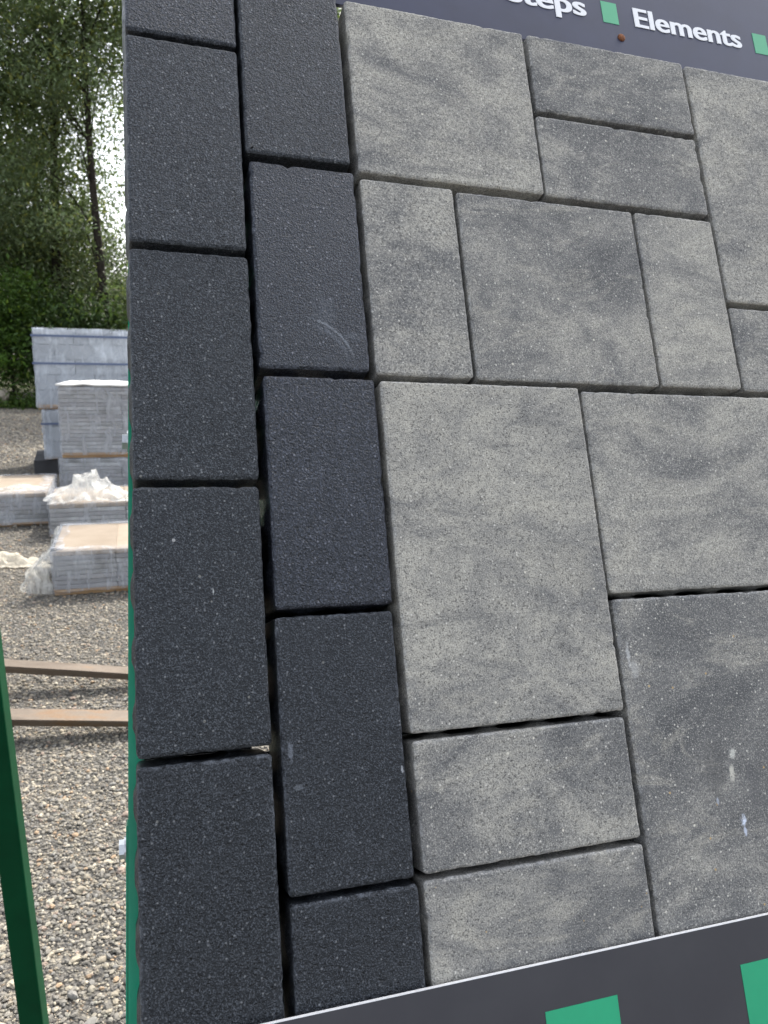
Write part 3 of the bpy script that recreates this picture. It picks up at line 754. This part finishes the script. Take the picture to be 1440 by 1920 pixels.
# ---------------------------------------------------------------- trees
def leaves(C, size, tints, r, droop=.5, aspect=.38):
    n = len(C)
    az = r.uniform(0, 2 * np.pi, n); el = r.normal(-droop, .45, n)
    d = np.c_[np.cos(az) * np.cos(el), np.sin(az) * np.cos(el), np.sin(el)]
    s = np.cross(d, np.c_[r.normal(0, .5, n), r.normal(0, .5, n), np.ones(n)]); s /= np.linalg.norm(s, axis=1)[:, None] + 1e-9
    nn = np.cross(d, s)
    ln = size * r.uniform(.65, 1.3, n); wd = ln * aspect
    a = C - d * ln[:, None] * .5; b = C + d * ln[:, None] * .5 - nn * (ln * .08)[:, None]
    c1 = C + s * wd[:, None] * .5 + nn * (ln * .06)[:, None]; c2 = C - s * wd[:, None] * .5 + nn * (ln * .06)[:, None]
    V = np.stack([a, c1, b, c2], 1).reshape(-1, 3); F = np.arange(4 * n).reshape(n, 4)
    T = np.repeat(tints, 4, 0)
    return V, F, T
def tint(n, base, r, var=.28, yellow=.10):
    t = np.array(base)[None] * r.uniform(1 - var, 1 + var, (n, 1))
    y = r.random(n) < yellow; t[y] = t[y] * np.array([1.7, 1.35, .7]); return t
def tree(name, base, H, crown, nclus, per, size, basecol, label, cat, group, seed, lean=(0, 0), tr=.16, keep=None, spread=.42, zlow=None, trunk_top=.93):
    """crown: list of ellipsoids (dx, dy, z, rx, ry, rz)"""
    r = np.random.default_rng(seed); root = empty(name, base); tag(root, label, cat, group)
    pts, rad = [], []
    k = 12
    for i in range(k + 1):
        q = i / k; pts.append((lean[0] * q + .10 * math.sin(q * 5 + seed), lean[1] * q + .08 * math.cos(q * 4 + seed), H * trunk_top * q)); rad.append(tr * (1 - .82 * q) * (1.35 if i == 0 else 1))
    V, F = tube(pts, rad, 9); tk = mesh_obj('trunk', V, F, M_BARK, root, smooth=True)
    CC = []
    w_ = np.array([e[3] * e[4] * e[5] for e in crown]) ** .7; w_ /= w_.sum()
    tries = 0
    while len(CC) < nclus and tries < nclus * 30:
        tries += 1
        e = crown[r.choice(len(crown), p=w_)]; v = r.normal(0, 1, 3); v /= np.linalg.norm(v); v *= r.random() ** .42
        p = np.array([e[0] + v[0] * e[3], e[1] + v[1] * e[4], e[2] + v[2] * e[5]])
        if keep and not keep(p + np.array(base)): continue
        CC.append(p)
    CC = np.array(CC)
    LV, LF, o_ = [], [], 0
    for i in range(0, len(CC), max(1, len(CC) // 26)):
        c = CC[i]; hz = max(.12, min(.95, (c[2] - .25 * math.hypot(c[0], c[1])) / (H * trunk_top) - .06)); j = int(hz * k); p0 = Vector(pts[j])
        mid = (p0 + Vector(c)) / 2 + Vector((0, 0, .12 * (Vector(c) - p0).length))
        V, F = tube([p0, mid, Vector(c)], [rad[j] * .28, rad[j] * .15, .006], 5); LV += V; LF += [tuple(x + o_ for x in f) for f in F]; o_ += len(V)
    mesh_obj('limbs', LV, LF, M_BARK, root, smooth=True)
    n = len(CC) * per
    off = r.normal(0, 1, (n, 3)) * np.array([spread, spread, spread * .62]) * np.repeat(r.uniform(.6, 1.3, len(CC)), per)[:, None]
    P = np.repeat(CC, per, 0) + off
    if keep:
        kp = keep((P + np.array(base)).T) if False else np.ones(n, bool)
    P = P[P[:, 2] > .05]; n = len(P)
    ct = np.repeat(np.exp(r.normal(0, .32, len(CC))), per)[:n]
    T = tint(n, basecol, r) * ct[:, None]
    V, F, T = leaves(P, size, T, r)
    o = bpy.data.objects.new('crown', raw_mesh('crown', V, F, M_LEAF, T, False)); link(o, root)
    return root
GT = 'trees along the back of the yard'
DK = (.042, .066, .030); MD = (.078, .125, .040); BR = (.075, .145, .026); GYG = (.150, .195, .100)
def gap(p):
    """open sky right of the slim trunk, and thinner foliage beside it"""
    a = p[0] / p[1]; el = (p[2] - CAM_H) / p[1]
    return not (-.372 < a < -.318 and .150 < el < .28 and hash((round(p[0] * 50), round(p[2] * 50))) % 100 > 40)
tree('tall_tree', (-7.03, 20, 0), 13.5, [(-1.0, 0, 8.6, 2.4, 2.2, 2.6), (-1.5, .2, 4.9, 1.6, 1.9, 2.0), (.7, .3, 9.4, 1.6, 1.6, 2.0), (-.3, .3, 2.9, 1.3, 1.1, .9)], 270, 130, .125, GYG, 'slim dark trunked tree beside the sky gap, above the block packs', 'tree', GT, 21, lean=(-.30, 0), tr=.13, keep=gap)
tree('tall_tree', (-8.75, 21.3, 0), 14, [(.1, 0, 9.3, 2.6, 2.4, 3.2), (-.5, 0, 5.0, 2.0, 2.0, 2.4)], 270, 130, .13, (.150, .200, .092), 'tall leafy tree left of the slim trunked tree, above the pale boulder', 'tree', GT, 22, lean=(.2, 0), tr=.17, keep=gap)
tree('tall_tree', (-11.6, 20.6, 0), 13, [(0, 0, 8.3, 2.6, 2.4, 3.3), (.4, 0, 4.6, 2.2, 2.0, 1.8)], 190, 110, .14, MD, 'broad tree standing left of the pale boulder', 'tree', GT, 23, keep=gap)
tree('tall_tree', (-3.4, 21, 0), 13, [(0, 0, 9.0, 2.4, 2.2, 3.2), (.3, 0, 4.6, 1.9, 1.8, 2.6)], 230, 120, .15, GYG, 'tree standing right of the slim trunked tree', 'tree', GT, 24, keep=gap)
for i, (x, y, h) in enumerate(((-11.0, 25.5, 11), (-13.6, 26, 12), (-6.9, 28, 12), (-1.2, 25, 13), (3.4, 24.5, 12), (8.5, 25, 13), (-16.5, 22, 13))):
    lb = ['dense tree in the second row behind the tall leafy tree', 'dense tree in the second row behind the broad tree', 'far tree seen behind the sky gap', 'dense tree behind the right part of the display stand', 'dense tree far behind the display stand', 'outermost dense tree behind the display stand', 'outermost dense tree beyond the broad tree'][i]
    tree('dense_tree', (x, y, 0), h, [(0, 0, h * .62, 2.6, 2.4, h * .30), (0, 0, h * .27, 2.4, 2.2, h * .22)], 230 if x > -5 else 130, 110, .19, DK, lb, 'tree', GT, 40 + i, keep=gap, spread=.55)
GB = 'shrubs along the foot of the trees'
for i, (x, y, rx, h, c, n) in enumerate(((-9.15, 18.9, 1.0, 3.5, BR, 95), (-8.05, 19.4, 1.0, 2.9, (.055, .095, .032), 95), (-7.0, 19.3, 1.0, 2.7, (.05, .09, .03), 90), (-10.9, 19.2, 1.1, 2.6, MD, 80), (-5.6, 19.5, 1.1, 2.3, MD, 60), (-9.5, 22.8, 1.9, 5.2, DK, 170), (-7.5, 23.2, 1.9, 4.3, DK, 150), (-11.6, 23, 1.9, 5.0, DK, 110))):
    lb = ['bright green leafy shrub above the pale boulder', 'mid green shrub behind the tall block pack', 'darker shrub at the foot of the slim trunked tree', 'shrub left of the bright green shrub', 'shrub behind the display stand', 'dark shrub in the shade behind the bright green shrub', 'dark shrub in the shade behind the slim trunked tree', 'dark shrub behind the broad tree'][i]
    tree('shrub', (x, y, 0), h, [(0, 0, h * .52, rx, rx * .9, h * .46)], n, 100, .13, c, lb, 'shrub', GB, 70 + i, tr=.05, spread=.30, keep=gap)
# low plants along the edge
r = np.random.default_rng(5); n = 15000
P = np.c_[r.uniform(-16, 2, n), r.normal(18.4, .30, n), np.abs(r.normal(0, .17, n)) + .02]
V, F, T = leaves(P, .10, tint(n, (.075, .14, .028), r), r, droop=-.2)
gc = link(bpy.data.objects.new('ground_cover', raw_mesh('ground_cover', V, F, M_LEAF, T, False))); tag(gc, 'low green weeds along the edge of the gravel', 'weeds', None, 'stuff')
fl = mesh_obj('forest_floor', [(-60, 18.5, .004), (60, 18.5, .004), (60, 90, .004), (-60, 90, .004)], [(0, 1, 2, 3)], simple('leaf_litter', (.035, .030, .018), .95, .1, nscale=3, c2=(.05, .06, .022), bump=(20, .8, .05)))
tag(fl, 'dark leafy ground under the trees', None, None, 'structure')
bv, bf = sub(*sub(*I1))
bv = np.array([np.array(v) * (1 + .22 * mnoise.noise(Vector(v) * 1.6)) for v in bv]) * np.array([.26, .2, .17])
rk = bpy.data.objects.new('boulder', raw_mesh('boulder', bv, bf, M_ROCK)); link(rk); rk.location = (-9.1, 18.25, .30)
tag(rk, 'pale boulder among the weeds at the foot of the trees', 'boulder')
